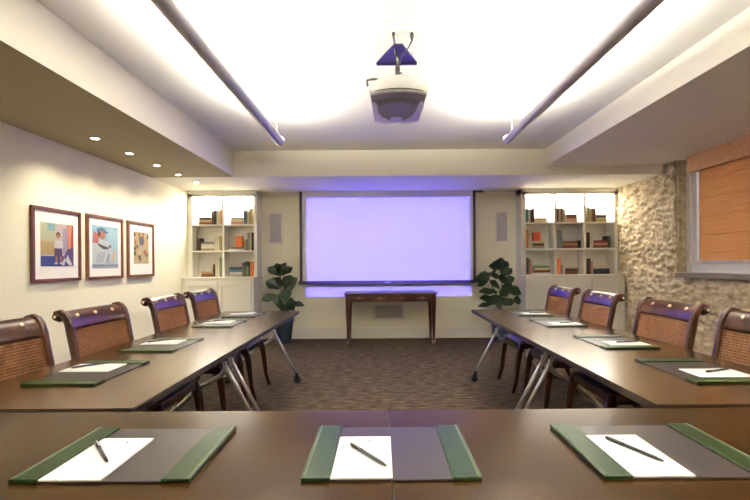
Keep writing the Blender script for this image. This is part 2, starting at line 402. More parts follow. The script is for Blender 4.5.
# two small boxes standing on the flat stacks
def keepsake(px0, px1, z0, hpx, col, label):
    x0, x1 = X(px0), X(px1); h = T(hpx)
    t = thing('keepsake_box', label, 'box', ((x0+x1)/2, YF+.05, z0))
    MB().box((x0-x1)/2, (x1-x0)/2, -.04, .04, 0, h*.8, .004).build('box_body', cmat(col+'_lacquer', BC[col], .3), t)
    MB().box((x0-x1)/2-.001, (x1-x0)/2+.001, -.041, .041, h*.8+.0005, h, .004).build('lid', cmat(col+'_lacquer', BC[col], .3), t)
keepsake(236, 243, 1.445+T(3.0)+.002, 11, 'orange', 'bright orange box standing on thin flat books in the two-column bookcase')
keepsake(532.8, 540.2, 1.445+T(7.2)+.002, 8.6, 'red', 'bright red box standing on flat books in the three-column bookcase')

# ------------------------------------------------------------------ wall fittings
for px0, px1, y0, y1, lab in ((270.6, 281.4, 213, 242, 'narrow grey in-wall speaker grille beside the two-column bookcase'),
                              (496.6, 507, 211, 240, 'narrow grey in-wall speaker grille beside the three-column bookcase')):
    xa, xb = (px0-381)*6.8/415, (px1-381)*6.8/415
    t = thing('wall_speaker', lab, 'speaker', ((xa+xb)/2, YB, 1.81), 0, 'in-wall speakers')
    hw = (xb-xa)/2
    f = MB().box(-hw-.02, hw+.02, -.010, 0, -.255, .255, .003); f.build('frame', M['trim'], t)
    MB().box(-hw, hw, -.013, -.009, -.233, .233, .001).build('grille', M['grille'], t)
t = thing('wall_vent', 'grey louvred air vent low on the far wall under the side table', 'vent', (.125, YB, .43))
f = MB().box(-.265, .265, -.010, 0, -.13, .13, .003); f.build('frame', M['trim'], t)
g = MB().box(-.225, .225, -.013, -.009, -.10, .10)
for k in range(9): g.box(-.225, .225, -.022, -.010, -.094+.022*k, -.086+.022*k)
g.build('grille', M['ventgrey'], t)

# ------------------------------------------------------------------ projection screen
sx0, sx1, sz0, sz1, sy = -1.30, 1.52, .905, ZS, 6.69
t = thing('projection_screen', 'wide white pull-down screen lit lavender by the projector on the far wall', 'projection screen', ((sx0+sx1)/2, sy, sz0))
hw = (sx1-sx0)/2
MB().box(-hw, hw, -.002, .002, .04, sz1-sz0).build('fabric', M['screen'], t)
MB().box(-hw-.01, -hw+.035, -.006, .006, .0, sz1-sz0).build('side_border', M['screenedge'], t)
MB().box(hw-.035, hw+.01, -.006, .006, .0, sz1-sz0).build('side_border', M['screenedge'], t)
bb = MB().box(-hw-.03, hw+.03, -.015, .015, -.012, .042, .006).build('bottom_bar', M['screenedge'], t)
MB().box(-.05, .05, -.0165, -.015, .010, .022).build('nameplate', M['grille'], bb)
MB().box(hw+.01, hw+.13, -.03, .03, sz1-sz0-.03, sz1-sz0-.012).build('end_bracket', M['screenedge'], t)

# ------------------------------------------------------------------ side table under the screen
t = thing('side_table', 'red mahogany side table with tapered legs standing below the projection screen', 'table', (.14, 6.36, 0))
MB().box(-.69, .69, -.25, .25, .765, .79, .006).box(-.675, .675, -.235, .235, .752, .765).build('tabletop', M['mahog'], t)
ap = MB()
ap.box(-.63, .63, -.215, -.195, .655, .752).box(-.63, .63, .195, .215, .655, .752)
ap.box(-.645, -.625, -.2, .2, .655, .752).box(.625, .645, -.2, .2, .655, .752)
ap = ap.build('apron', M['mahog'], t)
for cx in (-.47, -.155, .155, .47):
    s = MB()
    s.tube([(cx-.075+.15*k/8, -.219, .715-.018*math.sin(PI*k/8)) for k in range(9)], .004, 6)
    s.lathe([(.0, -.004), (.012, -.003), (.012, .003), (.0, .004)], (cx, -.219, .716), 12, 'y')
    s.build('carved_swag', mat('gilt_carving', (.50, .26, .14), .35), ap, label='paler carved swag on the apron')
for sx in (-1, 1):
    for s_ in (-1, 1):
        l = MB(); cx, cy = sx*.635, s_*.2
        a, bb2 = .034, .016
        def ring(h, z, ox=0): return [(cx+ox-h, cy-h, z), (cx+ox+h, cy-h, z), (cx+ox+h, cy+h, z), (cx+ox-h, cy+h, z)]
        R = [ring(a, .752), ring(a, .655), ring(bb2, .07), ring(bb2+.007, .055), ring(bb2+.007, .03), ring(bb2-.002, 0)]
        VV = [[l.bm.verts.new(p) for p in r] for r in R]
        for i in range(len(VV)-1):
            for k in range(4): l._f([VV[i][k], VV[i][(k+1) % 4], VV[i+1][(k+1) % 4], VV[i+1][k]])
        l._f(VV[0]); l._f(VV[-1][::-1]); l.build('leg', M['mahog'], t)

# ------------------------------------------------------------------ conference tables
TZ = .74
def leg_frame(parent, cx, y, sgn, half):
    # inverted V in the x/z plane; inner foot towards the aisle on side sgn; local coordinates
    fx = cx + sgn*half
    st = MB().tube([(cx+sgn*.035, y, TZ-.045), (fx, y, .075)], .0145, 12)
    lg = st.build('leg', M['steel'], parent)
    cu = [(cx+sgn*.13, y, .545), (cx+sgn*.125, y, .49), (cx+sgn*.09, y, .44), (cx+sgn*.03, y, .405), (cx-sgn*.05, y, .37), (cx-sgn*half*.75, y, .17), (cx-sgn*half, y, .075)]
    MB().tube(cu, .0145, 12).build('leg', M['steel'], parent)
    for s_ in (1, -1):
        x = cx + s_*sgn*half
        k = MB().tube([(x-s_*sgn*.012, y, .115), (x, y, .06)], [.019, .021], 12)
        k.lathe([(.0, -.020), (.031, -.018), (.036, -.008), (.036, .008), (.031, .018), (.0, .020)], (x, y, .036), 20, 'y').box(x-.026, x+.026, y-.024, y+.024, .045, .082, .008)
        k.build('caster', M['black'], parent)
def table(label, x0, x1, y0, y1, along, grp, sgn, material):
    cx, cy = (x0+x1)/2, (y0+y1)/2
    t = thing('conference_table', label, 'table', (cx, cy, 0), 0, grp)
    hx, hy = (x1-x0)/2, (y1-y0)/2
    MB().box(-hx+.0015, hx-.0015, -hy+.0015, hy-.0015, TZ-.004, TZ, .0012).build('tabletop', material, t)
    MB().box(-hx, hx, -hy, hy, TZ-.030, TZ-.004, .002).build('edge_band', M['edge'], t)
    if along == 'y':
        MB().box(-.03, .03, -hy+.06, hy-.06, TZ-.075, TZ-.030, .004).build('support_beam', M['black'], t)
        for y in (-hy+.06, hy-(.03 if y1 > 4 else .06)): leg_frame(t, 0, y, sgn, hx-.02)
    else:
        MB().box(-hx+.06, hx-.06, -.03, .03, TZ-.075, TZ-.030, .004).build('support_beam', M['black'], t)
        for x in (-hx+.08, hx-.08):
            for s_ in (-1, 1):
                MB().tube([(x, s_*.035, TZ-.045), (x, s_*(hy-.06), .075)], .0145, 12).build('leg', M['steel'], t)
                k = MB().tube([(x, s_*(hy-.06), .115), (x, s_*(hy-.06), .06)], .02, 12)
                k.lathe([(.0, -.016), (.030, -.008), (.030, .008), (.0, .016)], (x, s_*(hy-.06), .030), 18, 'x')
                k.build('caster', M['black'], t)
    return t
TG = 'dark wood folding conference tables in a U'
LX0, LX1, RX0, RX1 = -1.61, -.85, .935, 1.695
Y1, YS, Y2 = 1.415, 2.985, 4.30
table('dark wood conference table on the picture-wall side, joined to the table across the front', LX0, LX1, Y1, YS-.002, 'y', TG, 1, M['table'])
table('dark wood conference table on the picture-wall side, ending near the fig plant', LX0, LX1, YS+.002, Y2, 'y', TG, 1, M['table'])
table('dark wood conference table on the stone-wall side, joined to the table across the front', RX0, RX1, Y1, YS-.002, 'y', TG, -1, M['table'])
table('dark wood conference table on the stone-wall side, ending near the fig plant', RX0, RX1, YS+.002, Y2+.01, 'y', TG, -1, M['table'])
table('dark wood table across the front, on the picture-wall side of the centre seam', -1.62, .0205, .62, 1.385, 'x', TG, 1, M['tableX'])
table('dark wood table across the front, on the stone-wall side of the centre seam', .0235, 1.70, .62, 1.385, 'x', TG, 1, M['tableX'])

# ------------------------------------------------------------------ desk pads, notepads, pens
def make_pad():
    t = thing('desk_pad', 'x', 'desk pad', (0, 0, 0), 0, 'green-ended desk pads')
    MB().box(-.203, .203, -.1485, .1485, 0, .005, .0015).build('blotter', M['blotter'], t)
    for s in (-1, 1):
        g = MB(); x0, x1 = (.138, .204) if s > 0 else (-.204, -.138)
        g.box(x0, x1, -.150, .150, .0005, .0105, .003)
        o = g.build('end_rail', M['green'], t, label='green leather end rail')
        xr = .196 if s > 0 else -.196
        MB().tube([(xr, -.147, .0098), (xr, .147, .0098)], .0022, 8).build('piping', M['greenedge'], o)
    return t
def make_notepad():
    t = thing('notepad', 'x', 'notepad', (0, 0, 0), 0, 'white notepads on the desk pads')
    MB().box(-.070, .070, -.111, .111, 0, .004, .0006).build('sheets', M['paper'], t)
    g = MB()   # small pale blue emblem near the head of the sheet
    for s in (-1, 1): g.prism([(s*.001, -.001), (s*.010, .012), (s*.0075, .013), (s*-.001, .002)], .0041, .0044, Matrix.Translation((.015, .078, 0)))
    g.prism([(-.001, -.012), (.001, -.012), (.001, .0), (-.001, .0)], .0041, .0044, Matrix.Translation((.015, .078, 0)))
    g.build('emblem', M['ink'], t, label='pale blue emblem')
    return t
def make_pen():
    t = thing('pen', 'x', 'pen', (0, 0, 0), 0, 'black pens on the notepads')
    r = .0045
    MB().tube([(0, -.082, r), (0, -.078, r), (0, -.064, r), (0, .02, r)], [.0009, .0022, .0040, .0042], 10).build('barrel', M['black'], t)
    MB().tube([(0, .02, r), (0, .066, r), (0, .070, r)], [.0048, .0048, .003], 10).build('cap', M['black'], t)
    MB().box(-.0012, .0012, .025, .066, r+.0048, r+.0065, .0004).build('clip', M['steel'], t)
    return t
pad0, note0, pen0 = make_pad(), make_notepad(), make_pen()
first = [True]
def setting(cx, cy, rz, px, py, dx, dy, where):
    if first[0]: P_, N_, E_ = pad0, note0, pen0; first[0] = False
    else: P_, N_, E_ = copy_tree(pad0), copy_tree(note0), copy_tree(pen0)
    R = Matrix.Rotation(rz, 4, 'Z'); c0 = Vector((cx, cy, TZ))
    P_.location = c0; P_.rotation_euler = (0, 0, rz)
    N_.location = c0 + R @ Vector((-.067, -.0375, .0051)); N_.rotation_euler = (0, 0, rz)
    E_.location = c0 + R @ Vector((px, py, .0092))
    # pen axis +y is cap end; (dx,dy) is the direction from cap to tip
    ang = math.atan2(-dy, -dx) - PI/2
    E_.rotation_euler = (0, 0, rz+ang)
    P_['label'] = f'charcoal desk pad with green leather ends, {where}'
    N_['label'] = f'white notepad on the desk pad {where}'
    E_['label'] = f'black pen on the notepad {where}'
PIC = 'on the picture-wall side'; STO = 'on the stone-wall side'
setting(.02, 1.078, 0, -.060, -.038, .096, -.125, 'in the middle of the front table')
setting(-.635, 1.078, 0, -.085, -.015, .11, -.118, 'of the front table nearer the picture wall')
setting(.700, 1.078, 0, -.064, -.016, .068, -.146, 'of the front table nearer the stone wall')
N4 = ['first up the aisle', 'second up the aisle', 'third up the aisle', 'farthest up the aisle']
for i, yc in enumerate((1.885, 2.515, 3.40, 4.00)):
    setting(-1.315, yc, -PI/2, -.09, -.075, -.10+.02*i, .11, f'{N4[i]} {PIC}')
for i, yc in enumerate((1.85, 2.51, 3.31, 3.95)):
    setting(1.40, yc, PI/2, -.045, -.06, .05-.03*(i % 2), -.15, f'{N4[i]} {STO}')

# ------------------------------------------------------------------ chairs (local: +Y forward, f = 0 at the scroll)
def make_chair():
    t = thing('dining_chair', 'x', 'chair', (0, 0, 0), 0, 'carved cane-backed chairs along the tables')
    HW = .245
    prof = [(.005, .928), (-.016, .936), (-.021, .952), (-.010, .968), (.012, .972), (.034, .960), (.050, .935), (.062, .895), (.070, .85),
            (.080, .80), (.092, .74), (.104, .67), (.118, .60), (.137, .53), (.163, .475), (.20, .448), (.28, .440), (.40, .440), (.52, .442)]
    for s in (-1, 1):
        pts = [(s*(HW - (.012 if i < 3 else 0)), f, z) for i, (f, z) in enumerate(prof)]
        wd = [.0145]*9+[.015]*3+[.017]*(len(prof)-12); dp = [.009, .010, .012, .014, .016, .018, .019, .020, .020, .019, .019, .020, .021, .023, .025, .026, .026, .026, .026]
        m = MB().sweep(pts, wd, dp)
        m.lathe([(0, -.021), (.013, -.021), (.018, -.018), (.018, .018), (.013, .021), (0, .021)], (s*HW, -.004, .950), 18, 'x')
        st = m.build('stile', M['chairwood'], t)
        MB().lathe([(0, -.003), (.008, -.002), (.008, .002), (0, .003)], (s*(HW+.0225), -.004, .950), 14, 'x').build('scroll_button', M['brass'], st)
    # rolled crest rail, bowed slightly backwards
    def bow(u): return -.022*(1-u*u)
    cr = MB(); n = 14; rows = []
    front = [(.000, .930), (.004, .944), (.020, .955), (.036, .945), (.052, .920), (.063, .885), (.066, .874)]
    back = [(.044, .874), (.036, .885), (.022, .915), (.004, .923)]
    topb = [(-.018, .935), (-.022, .952), (-.012, .970), (.012, .975), (.036, .964), (.056, .935), (.072, .890), (.072, .874), (.044, .870), (.034, .89), (.016, .920)]
    for f, z in topb + [topb[0]]:
        rows.append([(-HW+.01+(2*HW-.02)*k/n, f+bow(-1+2*k/n), z) for k in range(n+1)])
    cr.grid(rows)
    cr.build('crest_rail', M['chairwood'], t)
    for u in (-.5, 0, .5):
        r = MB(); x = u*2*.62*HW; f = .050+bow(u)
        r.lathe([(0, -.006), (.007, -.006), (.013, -.001), (.013, .004), (0, .006)], (0, 0, 0), 14, 'y')
        rot = Matrix.Translation((x, f+.003, .947)) @ Matrix.Rotation(.55, 4, 'X')@ Matrix.Rotation(PI, 4, 'Z')
        bmesh.ops.transform(r.bm, matrix=rot, verts=r.bm.verts)
        r.build('rosette', M['brass'], t, label='pale brass rosette')
    # backing and cane lattice
    def fz(z):
        for (f0, z0), (f1, z1) in zip(prof[6:], prof[7:]):
            if z1 <= z <= z0: return f0+(f1-f0)*(z0-z)/(z0-z1)
        return .1
    hw2 = HW-.018
    bk = MB(); nz_, nx_ = 10, 12
    bk.grid([[(-hw2+2*hw2*k/nx_, fz(.879-(.879-.53)*j/nz_)+bow(-1+2*k/nx_)-.008, .879-(.879-.53)*j/nz_) for k in range(nx_+1)] for j in range(nz_+1)])
    bo = bk.build('back_panel', M['caneback'], t)
    sol = bo.modifiers.new('thick', 'SOLIDIFY'); sol.thickness = .004; sol.offset = 0
    cn = MB(); nz_, nx_ = 25, 34
    cn.grid([[(-hw2+2*hw2*k/nx_, fz(.878-(.878-.535)*j/nz_)+bow(-1+2*k/nx_)+.002, .878-(.878-.535)*j/nz_) for k in range(nx_+1)] for j in range(nz_+1)])
    co = cn.build('cane_panel', M['cane'], t)
    wf = co.modifiers.new('weave', 'WIREFRAME'); wf.thickness = .0078; wf.use_even_offset = False; wf.use_replace = True; wf.use_relative_offset = False
    MB().box(-HW+.01, HW-.01, .095, .125, .50, .545, .006).build('lower_rail', M['chairwood'], t)
    # seat and seat rails
    MB().box(-HW+.005, HW-.005, .135, .175, .415, .462, .005).build('rear_seat_rail', M['chairwood'], t)
    MB().box(-HW+.005, HW-.005, .500, .540, .415, .462, .005).build('front_seat_rail', M['chairwood'], t)
    cu = MB(); N = 12; g = []
    for j in range(N+1):
        v = -1+2*j/N; row = []
        for k in range(N+1):
            u = -1+2*k/N
            row.append((u*.222, .345+v*.185, .463+.034*(1-u**6)*(1-v**6)))
        g.append(row)
    cu.grid(g); cu.box(-.222, .222, .16, .53, .43, .465)
    cu.build('seat', M['seat'], t)
    for s in (-1, 1):
        m = MB().sweep([(s*.232, .135, .455), (s*.234, .125, .36), (s*.236, .095, .22), (s*.238, .045, .09), (s*.24, -.005, .0)],
                       [.019, .018, .017, .016, .016], [.026, .023, .020, .017, .016])
        m.build('leg', M['chairwood'], t)
        m = MB().sweep([(s*.230, .512, .455), (s*.232, .545, .37), (s*.234, .562, .25), (s*.235, .575, .12), (s*.236, .610, .0)],
                       [.020, .019, .018, .016, .015], [.030, .026, .021, .017, .015])
        m.build('leg', M['chairwood'], t)
    return t
ch0 = make_chair(); used = False
def chair(x, y, rz, label):
    global used
    o = copy_tree(ch0) if used else ch0; used = True
    o.location = (x, y, 0); o.rotation_euler = (0, 0, rz); o['label'] = label
CN = ['first, cut by the photo edge', 'second up the aisle', 'third up the aisle', 'farthest, by the bookcase']
for i, (y, a) in enumerate(((1.83, .0), (2.50, .0), (3.32, .02), (3.99, .0))):
    chair(-1.755, y, -PI/2+a, f'wooden cane-back chair {PIC}, {CN[i]}')
for i, (y, a) in enumerate(((1.92, .0), (2.61, .0), (3.42, -.02), (4.14, .0))):
    chair(1.842, y, PI/2+a, f'wooden cane-back chair {STO}, {CN[i]}')

# ------------------------------------------------------------------ framed pictures on the left wall
def picture(label, y0, y1, z0, z1, fm, shapes, img):
    W, H = y1-y0, z1-z0
    t = thing('framed_picture', label, 'picture', (XL, (y0+y1)/2, (z0+z1)/2), 0, 'framed prints on the long wall')
    fr = MB(); b_ = .030; d = .028
    fr.box(.001, d, -W/2, -W/2+b_, -H/2, H/2, .003).box(.001, d, W/2-b_, W/2, -H/2, H/2, .003)
    fr.box(.001, d, -W/2+b_, W/2-b_, -H/2, -H/2+b_, .003).box(.001, d, -W/2+b_, W/2-b_, H/2-b_, H/2, .003)
    fr.build('frame', fm, t)
    MB().box(.003, .014, -W/2+b_, W/2-b_, -H/2+b_, H/2-b_).build('mount', M['mount'], t)
    u0, u1, v0, v1 = img
    p = MB()
    def U(u): return -W/2 + W*(u0+(u1-u0)*u)
    def Vv(v): return -H/2 + H*(v0+(v1-v0)*v)
    lay = 0
    for sh_ in shapes:
        kind, col, args = sh_; p.use(cmat('print_%02x%02x%02x' % tuple(int(c*255) for c in col), tuple(min(.5, .62*c**1.25) for c in col), .7)); lay += 1
        xx = .0145+.00012*lay
        if kind == 'r':
            a, b, c_, d_ = args; pts = [(a, c_), (b, c_), (b, d_), (a, d_)]
        elif kind == 'e':
            cx, cy, rx, ry = args; pts = [(cx+rx*math.cos(2*PI*k/16), cy+ry*math.sin(2*PI*k/16)) for k in range(16)]
        else: pts = args
        p.poly([(xx, U(min(1, max(0, a))), Vv(min(1, max(0, b)))) for a, b in pts])
    p.build('print', None, t, recalc=False)
    return t
sk, wh = (.50, .24, .15), (.80, .78, .80)
picture('framed print of a seated person in white, nearest the camera on the picture wall', 3.60, 4.19, 1.077, 1.758, M['frame'],
 [('r', (.72, .70, .66), (0, 1, 0, 1)), ('r', (.60, .62, .45), (0, .62, .55, 1)), ('r', (.30, .52, .55), (.2, .42, .82, .98)), ('r', (.70, .60, .62), (.45, .75, .6, 1)),
  ('r', (.62, .48, .26), (0, .62, .27, .58))] + [('r', (.45, .33, .16), (0, .62, .27+.05*k, .28+.05*k)) for k in range(6)] +
 [('r', (.42, .10, .08), (.78, 1, .25, 1)), ('p', (.75, .35, .25), [(.80, .3), (.88, .3), (.95, 1), (.80, 1)]), ('r', (.50, .45, .60), (.66, .80, .3, .9)),
  ('r', (.06, .09, .33), (0, 1, 0, .24)), ('p', (.16, .10, .30), [(.55, .05), (1, 0), (1, .45), (.8, .4)]), ('p', (.78, .78, .82), [(.74, .12), (.88, .0), (.95, .04), (.80, .28)]),
  ('p', (.78, .78, .82), [(.62, .05), (.68, .0), (.74, .16), (.70, .2)]),
  ('e', (.06, .035, .03), (.51, .73, .065, .075)), ('e', sk, (.51, .70, .045, .055)), ('p', wh, [(.42, .60), (.60, .60), (.66, .44), (.60, .40), (.42, .40), (.37, .46)]),
  ('p', (.12, .07, .20), [(.40, .42), (.63, .42), (.64, .22), (.39, .22)]), ('p', sk, [(.42, .23), (.48, .23), (.47, .08), (.42, .08)]), ('p', sk, [(.56, .23), (.62, .23), (.62, .08), (.57, .08)]),
  ('e', wh, (.44, .07, .05, .025)), ('e', wh, (.60, .07, .05, .025))], (.17, .84, .21, .80))
picture('framed pale blue print of a figure in white, between the two other framed prints', 4.277, 4.875, 1.077, 1.765, M['frame2'],
 [('r', (.42, .66, .80), (0, 1, 0, 1)), ('p', (.50, .72, .84), [(.45, 0), (1, 0), (1, .9), (.6, 1)]), ('r', (.40, .50, .58), (0, .45, .1, .3)),
  ('p', (.68, .74, .78), [(0, .10), (.62, .10), (.78, .34), (.70, .56), (.30, .70), (0, .62)]), ('p', (.56, .62, .70), [(.10, .12), (.42, .14), (.50, .40), (.20, .36)]),
  ('p', (.62, .24, .22), [(.02, .60), (.22, .58), (.26, .80), (.06, .86)]), ('e', (.16, .26, .45), (.34, .88, .17, .08)), ('p', (.12, .20, .38), [(.34, .84), (.60, .83), (.60, .86), (.36, .90)]),
  ('e', (.55, .30, .20), (.36, .78, .14, .10)), ('e', (.12, .08, .06), (.26, .80, .05, .06)), ('p', (.72, .78, .82), [(.28, .68), (.66, .62), (.72, .50), (.30, .52)]),
  ('p', (.14, .12, .16), [(.20, .58), (.58, .50), (.62, .45), (.42, .45), (.22, .53)]), ('e', (.45, .26, .18), (.66, .52, .06, .04)),
  ('p', (.72, .62, .52), [(.70, .12), (.84, .12), (.90, .42), (.80, .46)]), ('r', (.36, .38, .46), (0, 1, .05, .09)), ('r', (.55, .56, .60), (0, 1, .0, .04)), ('p', (.40, .48, .60), [(.50, .12), (.62, .12), (.66, .34), (.58, .36)])], (.14, .86, .17, .84))
rnd = random.Random(3); sh3 = [('r', (.74, .58, .34), (0, 1, 0, 1))]
pal = [(.10, .09, .08), (.30, .13, .06), (.62, .42, .18), (.22, .20, .16), (.55, .18, .10), (.50, .38, .22), (.12, .18, .22), (.72, .66, .55)]
for k in range(46):
    a, b_ = rnd.random(), rnd.random(); w_ = .04+.10*rnd.random(); h_ = .03+.11*rnd.random()
    if abs(a-.5) < .22 and abs(b_-.42) < .16: continue
    sh3.append((rnd.choice('re'), rnd.choice(pal), (a-w_/2, a+w_/2, b_-h_/2, b_+h_/2) if False else None))
    kd, cl, _ = sh3[-1]
    sh3[-1] = (kd, cl, (a-w_/2, a+w_/2, b_-h_/2, b_+h_/2) if kd == 'r' else (a, b_, w_/2, h_/2))
sh3 += [('e', (.20, .20, .24), (.50, .72, .16, .15)), ('p', (.66, .62, .56), [(.28, .55), (.62, .38), (.70, .45), (.36, .62)]), ('e', (.62, .28, .14), (.72, .36, .12, .08)), ('e', (.78, .70, .52), (.36, .36, .12, .07))]
picture('framed brown and gold patterned print, last in the row before the bookcase', 4.97, 5.54, 1.077, 1.765, M['frame2'], sh3, (.22, .80, .24, .82))

# ------------------------------------------------------------------ fig plants
def leaf(m, base, tip, width, nrm_hint, cup=.18, droop=.12):
    base, tip = Vector(base), Vector(tip); ax = tip-base; L = ax.length; ax.normalize()
    n = Vector(nrm_hint); n = (n - ax*n.dot(ax)).normalized(); sd = ax.cross(n).normalized()
    prof = [0, .30, .52, .66, .80, .96, 1.0, .86, .50, .02]
    rows = []
    for i, pw in enumerate(prof):
        q = i/(len(prof)-1); hw_ = width/2*pw; row = []
        for k in range(-3, 4):
            e = k/3
            ruf = .05*L*math.sin(q*14+e*3)*abs(e)
            row.append(base + ax*L*q + sd*hw_*e + n*(cup*hw_*e*e*1.6 - droop*L*q*q + ruf*.35))
        rows.append(row)
    m.grid(rows)
PY = 6.45
def pp(px, py, dy=0): return ((px-381)*(PY+dy)/415, PY+dy, 1.23-(py-263)*(PY+dy)/415)
def plant(label, x, leaves, trunk):
    t = thing('potted_fig', label, 'plant', (x, PY, 0), 0, 'potted fiddle-leaf figs')
    off = Vector((-x, -PY, 0))
    pr = [(0, .0), (.105, 0), (.112, .01), (.150, .33), (.163, .335), (.166, .375), (.150, .378), (.146, .34), (0, .335)]
    MB().lathe(pr).build('pot', M['pot'], t)
    MB().lathe([(0, .336), (.146, .337), (.142, .352), (.07, .358), (0, .356)]).build('soil', M['soil'], t)
    st = MB(); fo = MB()
    for pth in trunk:
        pts = [Vector(pp(*p))+off for p in pth]; st.tube(pts, [.012-.005*i/(len(pts)-1) for i in range(len(pts))], 8)
    for (b, tp, w_, d) in leaves:
        bv = Vector(pp(b[0], b[1], 0))+off; tv = Vector(pp(tp[0], tp[1], d))+off
        leaf(fo, bv, tv, w_*1.25, (random.uniform(-.3, .3), -.75, .55))
        st.tube([bv, bv+(tv-bv)*.5], .004, 6)
    st.build('stem', M['stem'], t)
    f = fo.build('foliage', M['leaf'], t, recalc=False)
    so = f.modifiers.new('thick', 'SOLIDIFY'); so.thickness = .0016
    return t
W1 = .135
plant('fiddle-leaf fig in a slate blue pot, beside the two-column bookcase', -1.52, [
 ((280, 275), (268, 266), .11, -.03), ((280, 275), (276, 262), .11, .04), ((280, 275), (285, 261.5), .11, -.02), ((281, 275), (292, 266), .11, .03), ((280, 276), (280, 265), .10, -.1),
 ((280, 288), (266, 280), .15, -.05), ((280, 287), (273, 276), .13, .05), ((280, 286), (279, 277), .12, -.1),
 ((283, 290), (296, 277), .16, -.04), ((283, 288), (291, 274), .13, .05), ((284, 291), (294, 283), .14, -.08), ((282, 285), (288, 276), .11, 0),
 ((280, 295), (260.5, 298), .12, -.06), ((281, 292), (284, 304), .15, -.1), ((281, 290), (288, 297), .15, -.06), ((280, 292), (277, 305), .13, -.1), ((282, 294), (281, 309), .14, -.05),
 ((284, 303), (294, 300), .11, -.05), ((286, 302), (304, 304), .08, -.02), ((285, 303), (294, 309), .12, -.08), ((280, 306), (288, 312), .12, -.1), ((281, 297), (291, 291), .12, .04)],
 [[(283, 321), (282, 300), (281, 285), (280, 272)], [(283, 321), (284, 304), (284, 292)]])
plant('fiddle-leaf fig with spreading side branch, beside the three-column bookcase', 1.85, [
 ((500, 270), (489.5, 266), .11, -.04), ((500, 270), (494, 261.5), .11, .03), ((500, 270), (501, 258.5), .12, -.03), ((500, 270), (508, 262), .11, .02), ((500, 271), (497, 264), .10, -.1),
 ((501, 277), (512, 269), .12, -.02), ((502, 278), (505, 269), .10, .05), ((501, 279), (491.5, 275.5), .09, -.05), ((502, 284), (514.5, 278), .11, -.04), ((501, 283), (503, 275), .10, -.08), ((502, 283), (507, 279), .13, -.05),
 ((488, 281), (475.5, 280), .14, -.05), ((489, 281), (480, 273.5), .13, 0), ((488, 282), (477, 286), .08, -.05), ((489, 279), (486, 273), .10, .03), ((489, 276), (496, 271), .04, -.02),
 ((500, 290), (491, 281), .10, -.06), ((501, 288), (522, 294), .16, -.08), ((502, 287), (513, 287), .14, -.04), ((500, 290), (507, 297), .15, -.1), ((500, 291), (509, 294), .16, -.1),
 ((498, 293), (479.5, 291), .10, -.05), ((497, 302), (480, 297.5), .11, -.05), ((496, 304), (478, 306), .07, -.05), ((498, 296), (490, 303), .13, -.1), ((500, 296), (497, 307), .15, -.1),
 ((503, 306), (514, 301), .10, -.06), ((512, 302), (521, 301), .13, -.02), ((501, 298), (507, 306), .15, -.08)],
 [[(499, 322), (500, 300), (502, 285), (500, 268)], [(499, 322), (498, 300), (491, 284), (488, 278)], [(499, 315), (501, 305), (510, 301)]])

# ------------------------------------------------------------------ projector and its ceiling bracket
t = thing('projector', 'white ceiling projector hanging from a triangular bracket above the aisle', 'projector', (.122, 2.93, 2.31))
def projring(z, w_, y0, y1, bulge):
    pts = []
    for k in range(17):
        u = -1+2*k/16; pts.append((u*w_, y0 - bulge*(1-u*u)+.0, z))
    for k in range(17):
        u = 1-2*k/16; pts.append((u*w_*.90, y1 + bulge*.9*(1-u*u), z))
    return pts
m = MB()
RR = [projring(.012, .170, -.255, .21, .045), projring(.0, .180, -.26, .215, .048), projring(.022, .188, -.265, .22, .05), projring(.085, .188, -.262, .22, .052), projring(.118, .172, -.24, .2, .05)]
RR = RR[1:]
for q, dr in ((2, .012), (3, .030)):
    RR[q] = [(x, y, z - dr*(x/.188)**2) for x, y, z in RR[q]]
def_top = RR[3]
VV = [[m.bm.verts.new(p) for p in r] for r in RR]
for i in range(len(VV)-1):
    n = len(VV[i])
    for k in range(n): m._f([VV[i][k], VV[i][(k+1) % n], VV[i+1][(k+1) % n], VV[i+1][k]], True)
m._f(VV[0][::-1])
for k in range(16): m._f([VV[-1][k], VV[-1][k+1], VV[-1][32-k], VV[-1][33-k]], True)
m.build('shell', M['projwhite'], t)
sl = MB(); pr_ = [(u/10*.178, -.2645-.0515*(1-(u/10)**2), .020) for u in range(-9, 10)]
sl.tube(pr_, .0035, 6); sl.build('seam_slot', M['black'], t)
m = MB()
under = projring(-.001, .178, -.255, .212, .046)
m.use(M['projdark']).poly([(x, y, -.004) for x, y, z in under])
for r0 in (.10, .125, .15):
    m.tube([(r0*math.cos(a), -.06+r0*1.1*math.sin(a), -.006) for a in [PI+PI*k/16 for k in range(17)]], .0025, 6)
m.build('underside', M['projdark'], t, label='dark vented underside')
for s in (-1, 1):
    m = MB(); pts = [(s*.174, -.17), (s*.168, .20), (s*.10, .236), (s*.035, .246)] + [(s*.135*math.cos(a), -.06+.27*math.sin(a)) for a in [1.30-1.45*k/12 for k in range(13)]] + [(s*.150, -.17)]
    if s < 0: pts = pts[::-1]
    m.prism(pts, -.014, -.0045); m.build('side_pad', M['projpale'], t, label='pale glossy pad on the underside')
MB().prism([(-.03, .235), (-.05, .13), (0, .10), (.05, .13), (.03, .235)], -.012, -.0045).build('lens_shroud', M['projpale'], t)
m = MB().tube([(0, .235, .05), (0, .275, .05)], [.045, .04], 20); lo = m.build('lens_barrel', M['gunmetal'], t)
MB().lathe([(0, .274), (.032, .274), (.032, .278), (0, .279)], (0, 0, .05), 20, 'y').build('lens', M['lens'], lo)
m = MB().box(-.135, -.04, -.2, .12, .118, .126, .002, Matrix.Rotation(.0, 4, 'Z')).box(.04, .135, -.2, .12, .118, .126, .002).box(-.04, .04, -.10, -.02, .115, .135, .003)
m.tube([(-.12, -.22, .118), (-.17, -.25, .108), (-.205, -.26, .095), (-.20, -.255, .06)], .008, 8)
